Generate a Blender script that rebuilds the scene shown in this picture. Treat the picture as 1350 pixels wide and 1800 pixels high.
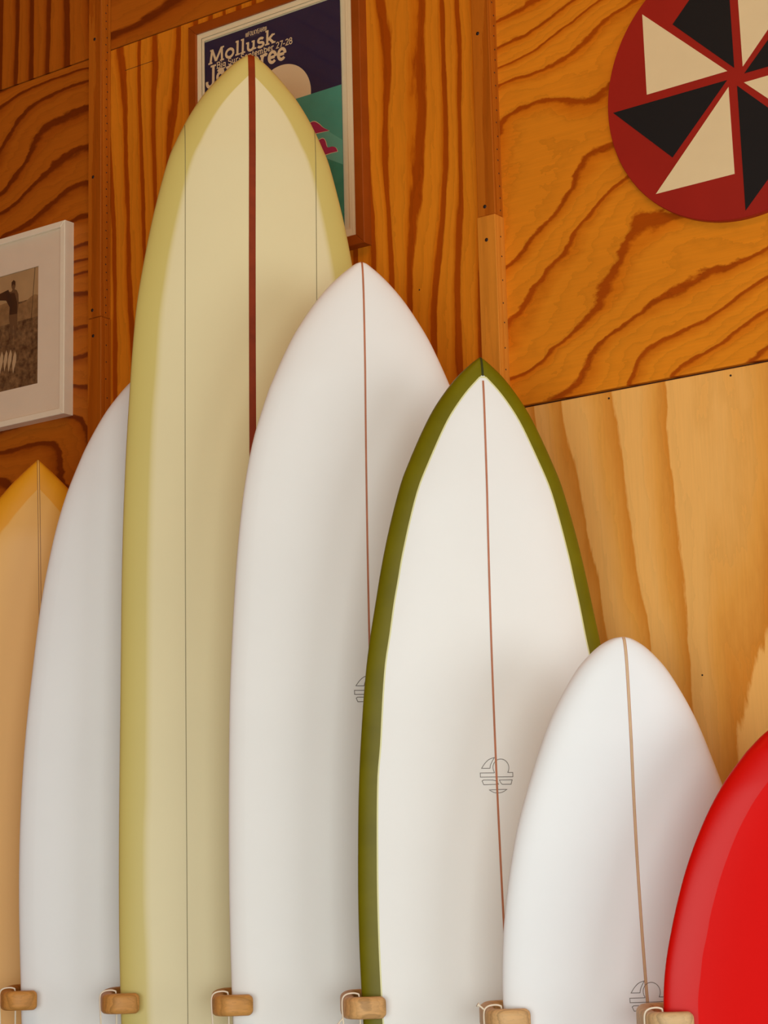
import bpy, bmesh, math, random
import numpy as np
from mathutils import Vector, Matrix

for o in list(bpy.data.objects):
    bpy.data.objects.remove(o, do_unlink=True)
scene = bpy.context.scene
COL = scene.collection

# ------------------------------------------------------------------ camera
# wall_back is the plane y = 0, x runs along it to the right, the room is y < 0
RIGHT = Vector((0.80647, 0.59079, -0.02380))
UP = Vector((0.13093, -0.13918, 0.98157))
FWD = Vector((-0.57659, 0.79473, 0.18960))
cam_data = bpy.data.cameras.new('camera')
cam_data.sensor_fit = 'HORIZONTAL'
cam_data.sensor_width = 36.0
cam_data.lens = 96.0
cam_data.clip_start = 0.05
cam = bpy.data.objects.new('camera', cam_data)
COL.objects.link(cam)
cam.matrix_world = Matrix(((RIGHT.x, UP.x, -FWD.x, 0.0),
                           (RIGHT.y, UP.y, -FWD.y, -3.5),
                           (RIGHT.z, UP.z, -FWD.z, 1.05),
                           (0, 0, 0, 1)))
scene.camera = cam

# ------------------------------------------------------------------ light
world = bpy.data.worlds.new('world')
scene.world = world
world.use_nodes = True
wbg = world.node_tree.nodes['Background']
wbg.inputs['Color'].default_value = (1.0, 0.98, 0.95, 1)
wbg.inputs['Strength'].default_value = 0.07

# daylight through the wide open shop door to the right of the camera
def area_light(name, loc, target, sx, sy, watts, colour):
    d = bpy.data.lights.new(name, 'AREA')
    d.shape = 'RECTANGLE'
    d.size, d.size_y = sx, sy
    d.energy = watts
    d.color = colour
    o = bpy.data.objects.new(name, d)
    COL.objects.link(o)
    o.location = loc
    o.rotation_euler = (Vector(target) - Vector(loc)).to_track_quat('-Z', 'Y').to_euler()
    return o

area_light('shop_front_daylight', (0.5, -4.7, 0.85), (-2.5, 0.0, 0.5), 3.9, 1.6, 170, (0.935, 1.0, 0.985))
area_light('side_door_daylight', (3.7, -1.5, 1.0), (-2.2, -0.4, 0.6), 2.9, 1.9, 104, (0.92, 1.0, 1.04))
# added warm fill light, unseen, tinting the tops of boards and wall
area_light('added_warm_fill', (-1.2, -2.2, 4.1), (-2.3, 0.0, 2.3), 0.9, 0.4, 12, (1.0, 0.64, 0.28))

scene.view_settings.view_transform = 'Standard'
scene.view_settings.look = 'None'
scene.view_settings.exposure = -0.25
scene.view_settings.gamma = 1.0
scene.view_settings.use_curve_mapping = False

# ------------------------------------------------------------------ helpers
def srgb(r, g, b):
    def f(c):
        c /= 255.0
        return c / 12.92 if c <= 0.04045 else ((c + 0.055) / 1.055) ** 2.4
    return (f(r), f(g), f(b), 1.0)

def mat(name, colour, rough=0.5, spec=0.5, coat=0.0, noise=0.0, nscale=40.0, bump=0.0):
    """plain procedural material with a slight tone variation"""
    m = bpy.data.materials.new(name)
    m.use_nodes = True
    nt = m.node_tree
    b = nt.nodes['Principled BSDF']
    b.inputs['Roughness'].default_value = rough
    b.inputs['Specular IOR Level'].default_value = spec
    b.inputs['Coat Weight'].default_value = coat
    b.inputs['Coat Roughness'].default_value = 0.12
    b.inputs['Base Color'].default_value = colour
    if noise > 0 or bump > 0:
        tc = nt.nodes.new('ShaderNodeTexCoord')
        n = nt.nodes.new('ShaderNodeTexNoise')
        n.inputs['Scale'].default_value = nscale
        n.inputs['Detail'].default_value = 3
        nt.links.new(tc.outputs['Object'], n.inputs['Vector'])
        if noise > 0:
            r = nt.nodes.new('ShaderNodeValToRGB')
            c = colour
            r.color_ramp.elements[0].position = 0.3
            r.color_ramp.elements[1].position = 0.7
            r.color_ramp.elements[0].color = tuple(x * (1 - noise) for x in c[:3]) + (1,)
            r.color_ramp.elements[1].color = tuple(min(1, x * (1 + noise)) for x in c[:3]) + (1,)
            nt.links.new(n.outputs['Fac'], r.inputs['Fac'])
            nt.links.new(r.outputs['Color'], b.inputs['Base Color'])
        if bump > 0:
            bp = nt.nodes.new('ShaderNodeBump')
            bp.inputs['Strength'].default_value = bump
            bp.inputs['Distance'].default_value = 0.002
            nt.links.new(n.outputs['Fac'], bp.inputs['Height'])
            nt.links.new(bp.outputs['Normal'], b.inputs['Normal'])
    return m

def wood(name, across, along, up, rings, warp, wscale, ramp, seed, rough=0.42, stretch=0.22, fibre=0.10, bow=0.0, detail=1.5, fine=0.14):
    """varnished rotary-cut grain: contour lines of a stretched noise field.
    across / along: object axes (0,1,2); rings: lines per metre; warp: ring displacement."""
    m = bpy.data.materials.new(name)
    m.use_nodes = True
    nt = m.node_tree
    N, L = nt.nodes, nt.links
    b = N['Principled BSDF']
    b.inputs['Roughness'].default_value = rough
    b.inputs['Specular IOR Level'].default_value = 0.2
    tc = N.new('ShaderNodeTexCoord')
    mp = N.new('ShaderNodeMapping')
    sc = [1.0, 1.0, 1.0]
    sc[along] = stretch
    mp.inputs['Scale'].default_value = sc
    mp.inputs['Location'].default_value = (seed * 3.17, seed * 1.3, seed * 2.41)
    L.new(tc.outputs['Object'], mp.inputs['Vector'])
    n = N.new('ShaderNodeTexNoise')
    n.inputs['Scale'].default_value = wscale
    n.inputs['Detail'].default_value = detail
    n.inputs['Roughness'].default_value = 0.42
    n.inputs['Distortion'].default_value = 0.35
    L.new(mp.outputs['Vector'], n.inputs['Vector'])
    # fine waviness of the ring edges
    n2 = N.new('ShaderNodeTexNoise')
    n2.inputs['Scale'].default_value = wscale * 9
    n2.inputs['Detail'].default_value = 5
    n2.inputs['Roughness'].default_value = 0.6
    L.new(mp.outputs['Vector'], n2.inputs['Vector'])
    sep = N.new('ShaderNodeSeparateXYZ')
    L.new(tc.outputs['Object'], sep.inputs['Vector'])
    def mth(op, a, bb=None, c=None):
        q = N.new('ShaderNodeMath')
        q.operation = op
        for i, v in enumerate((a, bb, c)):
            if v is None:
                continue
            if isinstance(v, (int, float)):
                q.inputs[i].default_value = v
            else:
                L.new(v, q.inputs[i])
        return q.outputs[0]
    h = mth('MULTIPLY', sep.outputs[across], rings)
    if bow:
        h = mth('MULTIPLY_ADD', sep.outputs[along], bow, h)
    h = mth('MULTIPLY_ADD', n.outputs['Fac'], warp, h)
    h = mth('MULTIPLY_ADD', n2.outputs['Fac'], 0.45, h)
    fr = mth('FRACT', h)
    fr2 = mth('FRACT', mth('MULTIPLY_ADD', n2.outputs['Fac'], 1.6, mth('MULTIPLY', h, 2.7)))
    fr2 = mth('POWER', fr2, 3.0)
    cr = N.new('ShaderNodeValToRGB')
    els = cr.color_ramp.elements
    while len(els) < len(ramp):
        els.new(0.5)
    for e, (p, c) in zip(els, ramp):
        e.position = p
        e.color = c
    L.new(fr, cr.inputs['Fac'])
    # fibres and large tone drift
    mp2 = N.new('ShaderNodeMapping')
    s2 = [260.0, 260.0, 260.0]
    s2[along] = 9.0
    mp2.inputs['Scale'].default_value = s2
    L.new(tc.outputs['Object'], mp2.inputs['Vector'])
    n3 = N.new('ShaderNodeTexNoise')
    n3.inputs['Scale'].default_value = 1.0
    n3.inputs['Detail'].default_value = 2
    L.new(mp2.outputs['Vector'], n3.inputs['Vector'])
    n4 = N.new('ShaderNodeTexNoise')
    n4.inputs['Scale'].default_value = wscale * 1.7
    n4.inputs['Detail'].default_value = 2
    L.new(mp.outputs['Vector'], n4.inputs['Vector'])
    v = mth('MULTIPLY_ADD', n3.outputs['Fac'], 2 * fibre, 1 - fibre)
    v2 = mth('MULTIPLY_ADD', n4.outputs['Fac'], 0.3, 0.85)
    v = mth('MULTIPLY', v, v2)
    v = mth('MULTIPLY', v, mth('MULTIPLY_ADD', fr2, -fine, 1.0))
    mul = N.new('ShaderNodeVectorMath')
    mul.operation = 'SCALE'
    L.new(cr.outputs['Color'], mul.inputs[0])
    L.new(v, mul.inputs['Scale'])
    L.new(mul.outputs[0], b.inputs['Base Color'])
    bp = N.new('ShaderNodeBump')
    bp.inputs['Strength'].default_value = 0.12
    bp.inputs['Distance'].default_value = 0.001
    L.new(n3.outputs['Fac'], bp.inputs['Height'])
    L.new(bp.outputs['Normal'], b.inputs['Normal'])
    return m

def glass_mat(name):
    m = bpy.data.materials.new(name)
    m.use_nodes = True
    nt = m.node_tree
    nt.nodes.remove(nt.nodes['Principled BSDF'])
    out = nt.nodes['Material Output']
    t = nt.nodes.new('ShaderNodeBsdfTransparent')
    g = nt.nodes.new('ShaderNodeBsdfGlossy')
    g.inputs['Roughness'].default_value = 0.03
    lw = nt.nodes.new('ShaderNodeLayerWeight')
    lw.inputs['Blend'].default_value = 0.5
    pw = nt.nodes.new('ShaderNodeMath')
    pw.operation = 'POWER'
    pw.inputs[1].default_value = 4.0
    nt.links.new(lw.outputs['Facing'], pw.inputs[0])
    fz = nt.nodes.new('ShaderNodeMath')
    fz.operation = 'MULTIPLY_ADD'
    fz.inputs[1].default_value = 0.5
    fz.inputs[2].default_value = 0.025
    nt.links.new(pw.outputs[0], fz.inputs[0])
    mx = nt.nodes.new('ShaderNodeMixShader')
    nt.links.new(fz.outputs[0], mx.inputs[0])
    nt.links.new(t.outputs[0], mx.inputs[1])
    nt.links.new(g.outputs[0], mx.inputs[2])
    nt.links.new(mx.outputs[0], out.inputs['Surface'])
    return m

def link(name, me, m=None, parent=None, loc=(0, 0, 0), rz=0.0):
    o = bpy.data.objects.new(name, me)
    COL.objects.link(o)
    o.parent = parent
    o.location = loc
    o.rotation_euler = (0, 0, rz)
    if m is not None and me is not None and not me.materials:
        me.materials.append(m)
    return o

def empty(name, loc=(0, 0, 0), rz=0.0):
    o = bpy.data.objects.new(name, None)
    o.empty_display_size = 0.05
    COL.objects.link(o)
    o.location = loc
    o.rotation_euler = (0, 0, rz)
    return o

def tag(o, label=None, cat=None, group=None, kind=None):
    if label:
        o['label'] = label
    if cat:
        o['category'] = cat
    if group:
        o['group'] = group
    if kind:
        o['kind'] = kind
    return o

def mesh(name, verts, faces, smooth=False):
    me = bpy.data.meshes.new(name)
    me.from_pydata([tuple(map(float, v)) for v in verts], [], faces)
    if smooth:
        me.polygons.foreach_set('use_smooth', [True] * len(me.polygons))
    me.update()
    return me

def box_mesh(name, x0, x1, y0, y1, z0, z1, bevel=0.0, seg=2):
    bm = bmesh.new()
    bmesh.ops.create_cube(bm, size=1.0)
    for v in bm.verts:
        v.co = Vector(((x0 + x1) / 2 + v.co.x * (x1 - x0), (y0 + y1) / 2 + v.co.y * (y1 - y0), (z0 + z1) / 2 + v.co.z * (z1 - z0)))
    if bevel > 0:
        bmesh.ops.bevel(bm, geom=list(bm.edges), offset=bevel, segments=seg, profile=0.6, affect='EDGES')
    me = bpy.data.meshes.new(name)
    bm.to_mesh(me)
    bm.free()
    return me

def tube_mesh(name, pts, r, seg=8, closed=False):
    P = [Vector(p) for p in pts]
    n = len(P)
    verts, faces = [], []
    ref = Vector((0.31, 0.77, 0.55))
    for i, p in enumerate(P):
        a = P[(i - 1) % n] if closed or i > 0 else p
        c = P[(i + 1) % n] if closed or i < n - 1 else p
        t = (c - a).normalized()
        u = t.cross(ref).normalized()
        w = t.cross(u)
        rr = r[i] if isinstance(r, (list, tuple)) else r
        for k in range(seg):
            an = 2 * math.pi * k / seg
            verts.append(p + u * rr * math.cos(an) + w * rr * math.sin(an))
    m = n if closed else n - 1
    for i in range(m):
        j = (i + 1) % n
        for k in range(seg):
            k2 = (k + 1) % seg
            faces.append((i * seg + k, i * seg + k2, j * seg + k2, j * seg + k))
    if not closed:
        faces.append(tuple(range(seg))[::-1])
        faces.append(tuple((n - 1) * seg + k for k in range(seg)))
    return mesh(name, verts, faces, True)

def catmull(pts, per=6):
    P = [np.array(p, float) for p in pts]
    P = [2 * P[0] - P[1]] + P + [2 * P[-1] - P[-2]]
    out = []
    for i in range(1, len(P) - 2):
        p0, p1, p2, p3 = P[i - 1:i + 3]
        for k in range(per):
            t = k / per
            out.append(0.5 * ((2 * p1) + (-p0 + p2) * t + (2 * p0 - 5 * p1 + 4 * p2 - p3) * t * t + (-p0 + 3 * p1 - 3 * p2 + p3) * t ** 3))
    out.append(P[-2])
    return np.array(out)

def stroke_polys(pts, w, closed=False, square=True):
    """ribbon outline for a 2D polyline, mitred; returns verts, faces"""
    P = [Vector(p) for p in pts]
    n = len(P)
    vs, fs = [], []
    for i in range(n):
        a = P[(i - 1) % n] if closed or i > 0 else None
        c = P[(i + 1) % n] if closed or i < n - 1 else None
        d1 = (P[i] - a).normalized() if a is not None and (P[i] - a).length > 1e-9 else None
        d2 = (c - P[i]).normalized() if c is not None and (c - P[i]).length > 1e-9 else None
        d1 = d1 or d2
        d2 = d2 or d1
        n1, n2 = Vector((-d1.y, d1.x)), Vector((-d2.y, d2.x))
        nn = n1 + n2
        nn = nn.normalized() if nn.length > 1e-6 else n1
        k = min(2.0, 1.0 / max(0.3, nn.dot(n1)))
        vs += [P[i] + nn * w / 2 * k, P[i] - nn * w / 2 * k]
    m = n if closed else n - 1
    for i in range(m):
        j = (i + 1) % n
        fs.append((2 * i, 2 * i + 1, 2 * j + 1, 2 * j))
    return vs, fs

# ------------------------------------------------------------------ room shell
W_LIGHT, W_MID, W_DARK = srgb(228, 138, 28), srgb(214, 117, 15), srgb(172, 76, 3)
RAMP_LINE = [(0.0, W_LIGHT), (0.50, W_LIGHT), (0.76, W_MID), (0.82, W_DARK), (0.89, W_DARK), (0.93, W_LIGHT)]
RAMP_BAND = [(0.0, W_LIGHT), (0.36, W_LIGHT), (0.52, W_MID), (0.58, W_DARK), (0.80, W_DARK), (0.86, W_LIGHT)]
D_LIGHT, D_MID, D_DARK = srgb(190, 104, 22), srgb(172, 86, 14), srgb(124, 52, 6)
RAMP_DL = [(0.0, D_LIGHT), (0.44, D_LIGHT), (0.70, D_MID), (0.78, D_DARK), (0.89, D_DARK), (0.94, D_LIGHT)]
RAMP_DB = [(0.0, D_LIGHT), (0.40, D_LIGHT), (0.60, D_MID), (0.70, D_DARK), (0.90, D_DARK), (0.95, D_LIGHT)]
RAMP_A = RAMP_LINE
P_LIGHT, P_MID, P_DARK = srgb(250, 190, 104), srgb(240, 170, 76), srgb(222, 142, 48)
RAMP_P = [(0.0, P_LIGHT), (0.30, P_LIGHT), (0.62, P_MID), (0.90, P_DARK), (0.94, P_LIGHT)]

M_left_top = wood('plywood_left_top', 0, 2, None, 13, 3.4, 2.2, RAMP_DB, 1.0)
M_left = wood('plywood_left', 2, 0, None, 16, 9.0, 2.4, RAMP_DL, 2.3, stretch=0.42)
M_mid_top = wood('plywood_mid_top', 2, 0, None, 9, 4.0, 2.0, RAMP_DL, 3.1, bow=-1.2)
M_mid = wood('plywood_mid', 0, 2, None, 19, 5.6, 2.6, RAMP_BAND, 4.6, stretch=0.22, detail=2.0)
M_right = wood('plywood_right', 2, 0, None, 10, 8.0, 2.1, RAMP_LINE, 7.9, stretch=0.55, bow=-4.0, detail=2.2)
M_right_low = wood('plywood_pale', 0, 2, None, 9, 5.5, 2.1, RAMP_P, 6.2, rough=0.5, stretch=0.24, fibre=0.06, fine=0.06)
M_stud = wood('stud_wood', 1, 2, None, 60, 6.0, 5.0, [(0.0, srgb(188, 104, 22)), (0.6, srgb(182, 97, 18)), (1.0, srgb(170, 86, 12))], 3.3, stretch=0.05, fibre=0.10)
M_stud_new = wood('stud_wood_new', 1, 2, None, 50, 6.0, 5.0, [(0.0, srgb(224, 146, 52)), (0.6, srgb(218, 138, 44)), (1.0, srgb(208, 126, 36))], 5.3, stretch=0.05, fibre=0.08)
M_dark = mat('dark_joint_wood', srgb(52, 28, 12), 0.8)  # dark backing wood that shows in the panel joints
M_floor = mat('concrete_floor', srgb(168, 168, 166), 0.6, noise=0.12, nscale=3.0)
M_ceil = wood('plywood_ceiling', 0, 1, None, 9, 4.0, 1.5, RAMP_A, 9.4)
M_hole = mat('nail_hole', srgb(38, 22, 14), 0.7)

ZTOP = 4.3
tag(link('floor', box_mesh('floor', -5.2, 4.0, -8.0, 0.1, -0.1, 0.0), M_floor), kind='structure')
tag(link('ceiling', box_mesh('ceiling', -5.2, 0.6, -5.0, 0.1, ZTOP, ZTOP + 0.1), M_ceil), kind='structure')
tag(link('wall_left', box_mesh('wall_left', -5.2, -5.1, -8.0, 0.012, 0.0, ZTOP), M_left), kind='structure')
wall = tag(link('wall_back', box_mesh('wall_back', -5.1, 0.6, 0.012, 0.1, 0.0, ZTOP), M_dark), kind='structure')

def panel(x0, x1, z0, z1, m, y=0.0):
    return link('plywood_panel', box_mesh('plywood_panel', x0, x1, y, 0.0119, z0, z1, 0.0008, 1), m, wall)

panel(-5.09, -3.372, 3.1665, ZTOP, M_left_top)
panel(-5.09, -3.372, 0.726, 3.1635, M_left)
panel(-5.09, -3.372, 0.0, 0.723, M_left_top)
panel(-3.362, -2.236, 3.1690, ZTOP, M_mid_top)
panel(-3.362, -2.236, 0.726, 3.1660, M_mid)
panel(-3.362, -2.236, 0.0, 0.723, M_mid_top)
panel(-2.226, -1.06, 2.0605, ZTOP, M_right, -0.003)
panel(-2.226, -1.06, 0.0, 2.0555, M_right_low)
panel(-1.05, 0.59, 2.0605, ZTOP, M_mid, -0.003)
panel(-1.05, 0.59, 0.0, 2.0555, M_right_low)
# a veneer patch edge in the middle panel
link('veneer_seam', box_mesh('veneer_seam', -3.298, -3.205, -0.0006, 0.001, 3.0995, 3.1005), M_dark, wall)
# screw heads along the top of the pale panel
for x in (-1.975, -1.705, -1.45):
    link('screw_head', tube_mesh('screw_head', [(x, -0.0006, 2.042), (x, 0.003, 2.042)], 0.0022, 8), M_hole, wall)
for x, z in ((-1.80, 1.47), (-2.43, 2.36)):
    link('screw_head', tube_mesh('screw_head', [(x, -0.0006, z), (x, 0.003, z)], 0.0018, 8), M_hole, wall)

# wall studs, each of two lengths butted end to end, with nail holes
hole_side = tube_mesh('nail_hole', [(-0.002, 0, 0), (0.0004, 0, 0)], 0.0018, 7)
hole_front = tube_mesh('nail_hole', [(0, 0.002, 0), (0, -0.0004, 0)], 0.0042, 9)
hole_side.materials.append(M_hole)
hole_front.materials.append(M_hole)
rnd = random.Random(4)

def stud(n, x0, x1, zj, up, low, m_up, m_low, front_up, front_low, step_up, step_low):
    t = tag(empty('trim_%d' % n, (x1, 0, 0)), kind='structure')
    for (z0, z1, d, dx, m, fr, st) in ((zj + 0.0012, ZTOP, up, 0.002, m_up, front_up, step_up), (0.0, zj, low, 0.0, m_low, front_low, step_low)):
        b = link('stud_board', box_mesh('stud_board', x0 - x1, -dx, -d, -0.0001, z0, z1, 0.0015, 1), m, t)
        z = z0 + 0.012 if z0 > 1 else max(z0, 1.6)
        while z < min(z1, 3.5):
            link('nail_hole', hole_side, None, b, (-dx, -d * 0.45 + rnd.uniform(-0.003, 0.003), z))
            z += st * rnd.uniform(0.85, 1.15)
        for (fx, fz) in fr:
            link('nail_hole', hole_front, None, b, (fx - x1, -d, fz))
    return t

stud(1, -3.389, -3.344, 2.4694, 0.036, 0.036, M_stud, M_stud, [(-3.368, 3.19), (-3.372, 2.83), (-3.373, 2.49)], [(-3.370, 2.425)], 0.0215, 0.046)
stud(2, -2.2515, -2.206, 2.4733, 0.034, 0.038, M_stud, M_stud_new, [(-2.236, 2.885), (-2.233, 2.495)], [(-2.229, 2.42)], 0.027, 0.049)
stud(3, -1.087, -1.042, 2.4733, 0.036, 0.036, M_stud, M_stud_new, [], [], 0.4, 0.4)

# ------------------------------------------------------------------ round pinwheel sign
M_red = mat('sign_red', srgb(158, 24, 12), 0.5, noise=0.05, nscale=8)
M_cream = mat('sign_cream', srgb(236, 214, 166), 0.55, noise=0.03, nscale=10)
M_black = mat('sign_black', srgb(20, 22, 24), 0.6, 0.3)
sign = tag(empty('round_sign', (-1.648, -0.003, 2.633)), 'round red wooden sign painted with a cream and black pinwheel of triangles', 'sign')
R, nseg = 0.289, 128
vs, fs = [], []
prof = [(R - 0.002, 0.0), (R, -0.002), (R, -0.014), (R - 0.0015, -0.016)]
for (r, y) in prof:
    vs += [(r * math.cos(2 * math.pi * k / nseg), y, r * math.sin(2 * math.pi * k / nseg)) for k in range(nseg)]
for j in range(3):
    for k in range(nseg):
        k2 = (k + 1) % nseg
        fs.append((j * nseg + k, j * nseg + k2, (j + 1) * nseg + k2, (j + 1) * nseg + k))
fs += [tuple(range(nseg))[::-1], tuple(range(3 * nseg, 4 * nseg))]
dm = mesh('disc', vs, fs)
link('disc', dm, M_red, sign)

def tri_mesh(pts):
    n = len(pts)
    v = [(x, 0.0, z) for x, z in pts] + [(x, -0.0007, z) for x, z in pts]
    f = [tuple(range(n)), tuple(range(n, 2 * n))[::-1]] + [(i, (i + 1) % n, n + (i + 1) % n, n + i) for i in range(n)]
    me = mesh('triangle', v, f)
    bm = bmesh.new()
    bm.from_mesh(me)
    bmesh.ops.recalc_face_normals(bm, faces=bm.faces)
    bm.to_mesh(me)
    bm.free()
    return me
cream_tri = tri_mesh([(-0.017, 0.0165), (-0.197, 0.0145), (-0.198, 0.188)])
black_tri = tri_mesh([(-0.019, -0.002), (-0.276, -0.004), (-0.147, -0.131)])
cream_tri.materials.append(M_cream)
black_tri.materials.append(M_black)
for k in range(4):
    for me in (cream_tri, black_tri):
        o = link('triangle', me, None, sign, (0, -0.016, 0))
        o.rotation_euler = (0, k * math.pi / 2, 0)

# ------------------------------------------------------------------ framed things
M_glass = glass_mat('picture_glass')

def frame_rails(parent, x0, x1, z0, z1, w, d, m, y0=0.0):
    """four mitred frame rails; outer box x0..x1, z0..z1, face width w, depth d"""
    O = [(x0, z0), (x1, z0), (x1, z1), (x0, z1)]
    I = [(x0 + w, z0 + w), (x1 - w, z0 + w), (x1 - w, z1 - w), (x0 + w, z1 - w)]
    g = 0.0002
    for k in range(4):
        a, b = O[k], O[(k + 1) % 4]
        c, e = I[(k + 1) % 4], I[k]
        pts = [a, b, c, e]
        n = 4
        v = [(x, y0, z) for x, z in pts] + [(x, y0 - d, z) for x, z in pts]
        f = [(0, 1, 2, 3), (7, 6, 5, 4)] + [(i, (i + 1) % n, n + (i + 1) % n, n + i) for i in range(n)]
        me = mesh('frame_rail', v, f)
        bm = bmesh.new()
        bm.from_mesh(me)
        bmesh.ops.recalc_face_normals(bm, faces=bm.faces)
        bmesh.ops.bevel(bm, geom=[ed for ed in bm.edges if all(abs(vv.co.y - (y0 - d)) < 1e-6 for vv in ed.verts)], offset=0.0012, segments=1, affect='EDGES')
        bm.to_mesh(me)
        bm.free()
        link('frame_rail', me, m, parent)

def flat(name, polys, y, m, parent, loc=(0, 0, 0)):
    """flat printed shape(s) facing the room, polygons in x,z"""
    v, f = [], []
    for p in polys:
        a = sum(p[i][0] * p[(i + 1) % len(p)][1] - p[(i + 1) % len(p)][0] * p[i][1] for i in range(len(p)))
        pp = p if a > 0 else p[::-1]
        f.append(tuple(range(len(v), len(v) + len(pp))))
        v += [(q[0], y, q[1]) for q in pp]
    return link(name, mesh(name, v, f), m, parent, loc)

def ring_flat(name, x0, x1, z0, z1, w, y, m, parent):
    O = [(x0, z0), (x1, z0), (x1, z1), (x0, z1)]
    if isinstance(w, (int, float)):
        w = (w, w, w, w)
    I = [(x0 + w[0], z0 + w[2]), (x1 - w[1], z0 + w[2]), (x1 - w[1], z1 - w[3]), (x0 + w[0], z1 - w[3])]
    return flat(name, [[O[k], O[(k + 1) % 4], I[(k + 1) % 4], I[k]] for k in range(4)], y, m, parent)

# ---- concert poster in a reddish wooden frame
M_pframe = mat('poster_frame_wood', srgb(154, 72, 13), 0.45, 0.25, noise=0.10, nscale=18)
M_mat = mat('mat_board', srgb(250, 234, 190), 0.7, noise=0.02, nscale=60)
M_navy = mat('print_navy', srgb(24, 32, 66), 0.55, noise=0.05, nscale=12)
M_ink = mat('print_cream', srgb(238, 212, 164), 0.55)
M_grey_ink = mat('print_grey', srgb(104, 96, 96), 0.55)
M_sea = mat('print_green', srgb(70, 156, 132), 0.55, noise=0.06, nscale=25)
M_sea2 = mat('print_green_light', srgb(98, 176, 150), 0.55, noise=0.06, nscale=30)
M_sea3 = mat('print_green_deep', srgb(48, 140, 112), 0.55, noise=0.10, nscale=30)
M_pink = mat('print_magenta', srgb(176, 42, 88), 0.55)

poster = tag(empty('framed_poster', (-3.024, 0, 3.091)), 'framed navy and green concert poster with cream lettering behind the yellow longboard', 'poster')
PX0, PX1, PZ0, PZ1 = -0.043, 0.4685, -0.603, 0.047
frame_rails(poster, PX0, PX1, PZ0, PZ1, 0.0235, 0.027, M_pframe)
link('backing', box_mesh('backing', PX0 + 0.01, PX1 - 0.01, -0.011, -0.0005, PZ0 + 0.01, PZ1 - 0.01), M_mat, poster)
mo = ring_flat('mat', PX0 + 0.0235, PX1 - 0.0235, PZ0 + 0.0235, PZ1 - 0.0235, (0.013, 0.013, 0.013, 0.013), -0.0205, M_mat, poster)
ring_flat('mat_bevel', PX0 + 0.0365, PX1 - 0.0365, PZ0 + 0.0365, PZ1 - 0.0365, 0.0075, -0.0185, M_mat, mo)
pr = flat('print', [[(0, -0.5495), (0.407, -0.5495), (0.407, 0), (0, 0)]], -0.016, M_navy, poster)
cm = [(0.233 + 0.0865 * math.cos(a), -0.2065 + 0.0855 * math.sin(a)) for a in [2 * math.pi * k / 48 for k in range(48)]]
flat('moon', [cm], -0.0163, M_ink, pr)
flat('sea', [[(0, -0.5495), (0.407, -0.5495), (0.407, -0.2145), (0, -0.2145)]], -0.0166, M_sea, pr)
flat('light_wave', [[(0.28, -0.312), (0.33, -0.300), (0.362, -0.312), (0.407, -0.347), (0.407, -0.407), (0.35, -0.373), (0.28, -0.36)]], -0.0169, M_sea2, pr)
flat('deep_wave', [[(0.25, -0.36), (0.351, -0.3737), (0.407, -0.405), (0.407, -0.5495), (0.25, -0.5495)]], -0.0171, M_sea3, pr)
def grow(p, k):
    cx = sum(q[0] for q in p) / len(p)
    cz = sum(q[1] for q in p) / len(p)
    o = []
    for x, z in p:
        d = math.hypot(x - cx, z - cz)
        o.append((cx + (x - cx) * (1 + k / d), cz + (z - cz) * (1 + k / d)))
    return o
c1 = catmull([(0.275, -0.285), (0.309, -0.2845), (0.326, -0.283), (0.340, -0.2915), (0.353, -0.304), (0.370, -0.3155)], 5).tolist() + [[0.345, -0.3135], [0.327, -0.3125], [0.275, -0.31]]
c2 = catmull([(0.30, -0.337), (0.330, -0.342), (0.337, -0.333), (0.350, -0.3295), (0.358, -0.336), (0.364, -0.3535), (0.378, -0.3555), (0.388, -0.361), (0.3925, -0.3705)], 5).tolist() + [[0.372, -0.3695], [0.351, -0.3705], [0.30, -0.36]]
for c in (c1, c2):
    e = flat('cloud_edge', [grow(c, 0.0017)], -0.0172, M_ink, pr)
    flat('cloud', [c], -0.0175, M_pink, pr)

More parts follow.
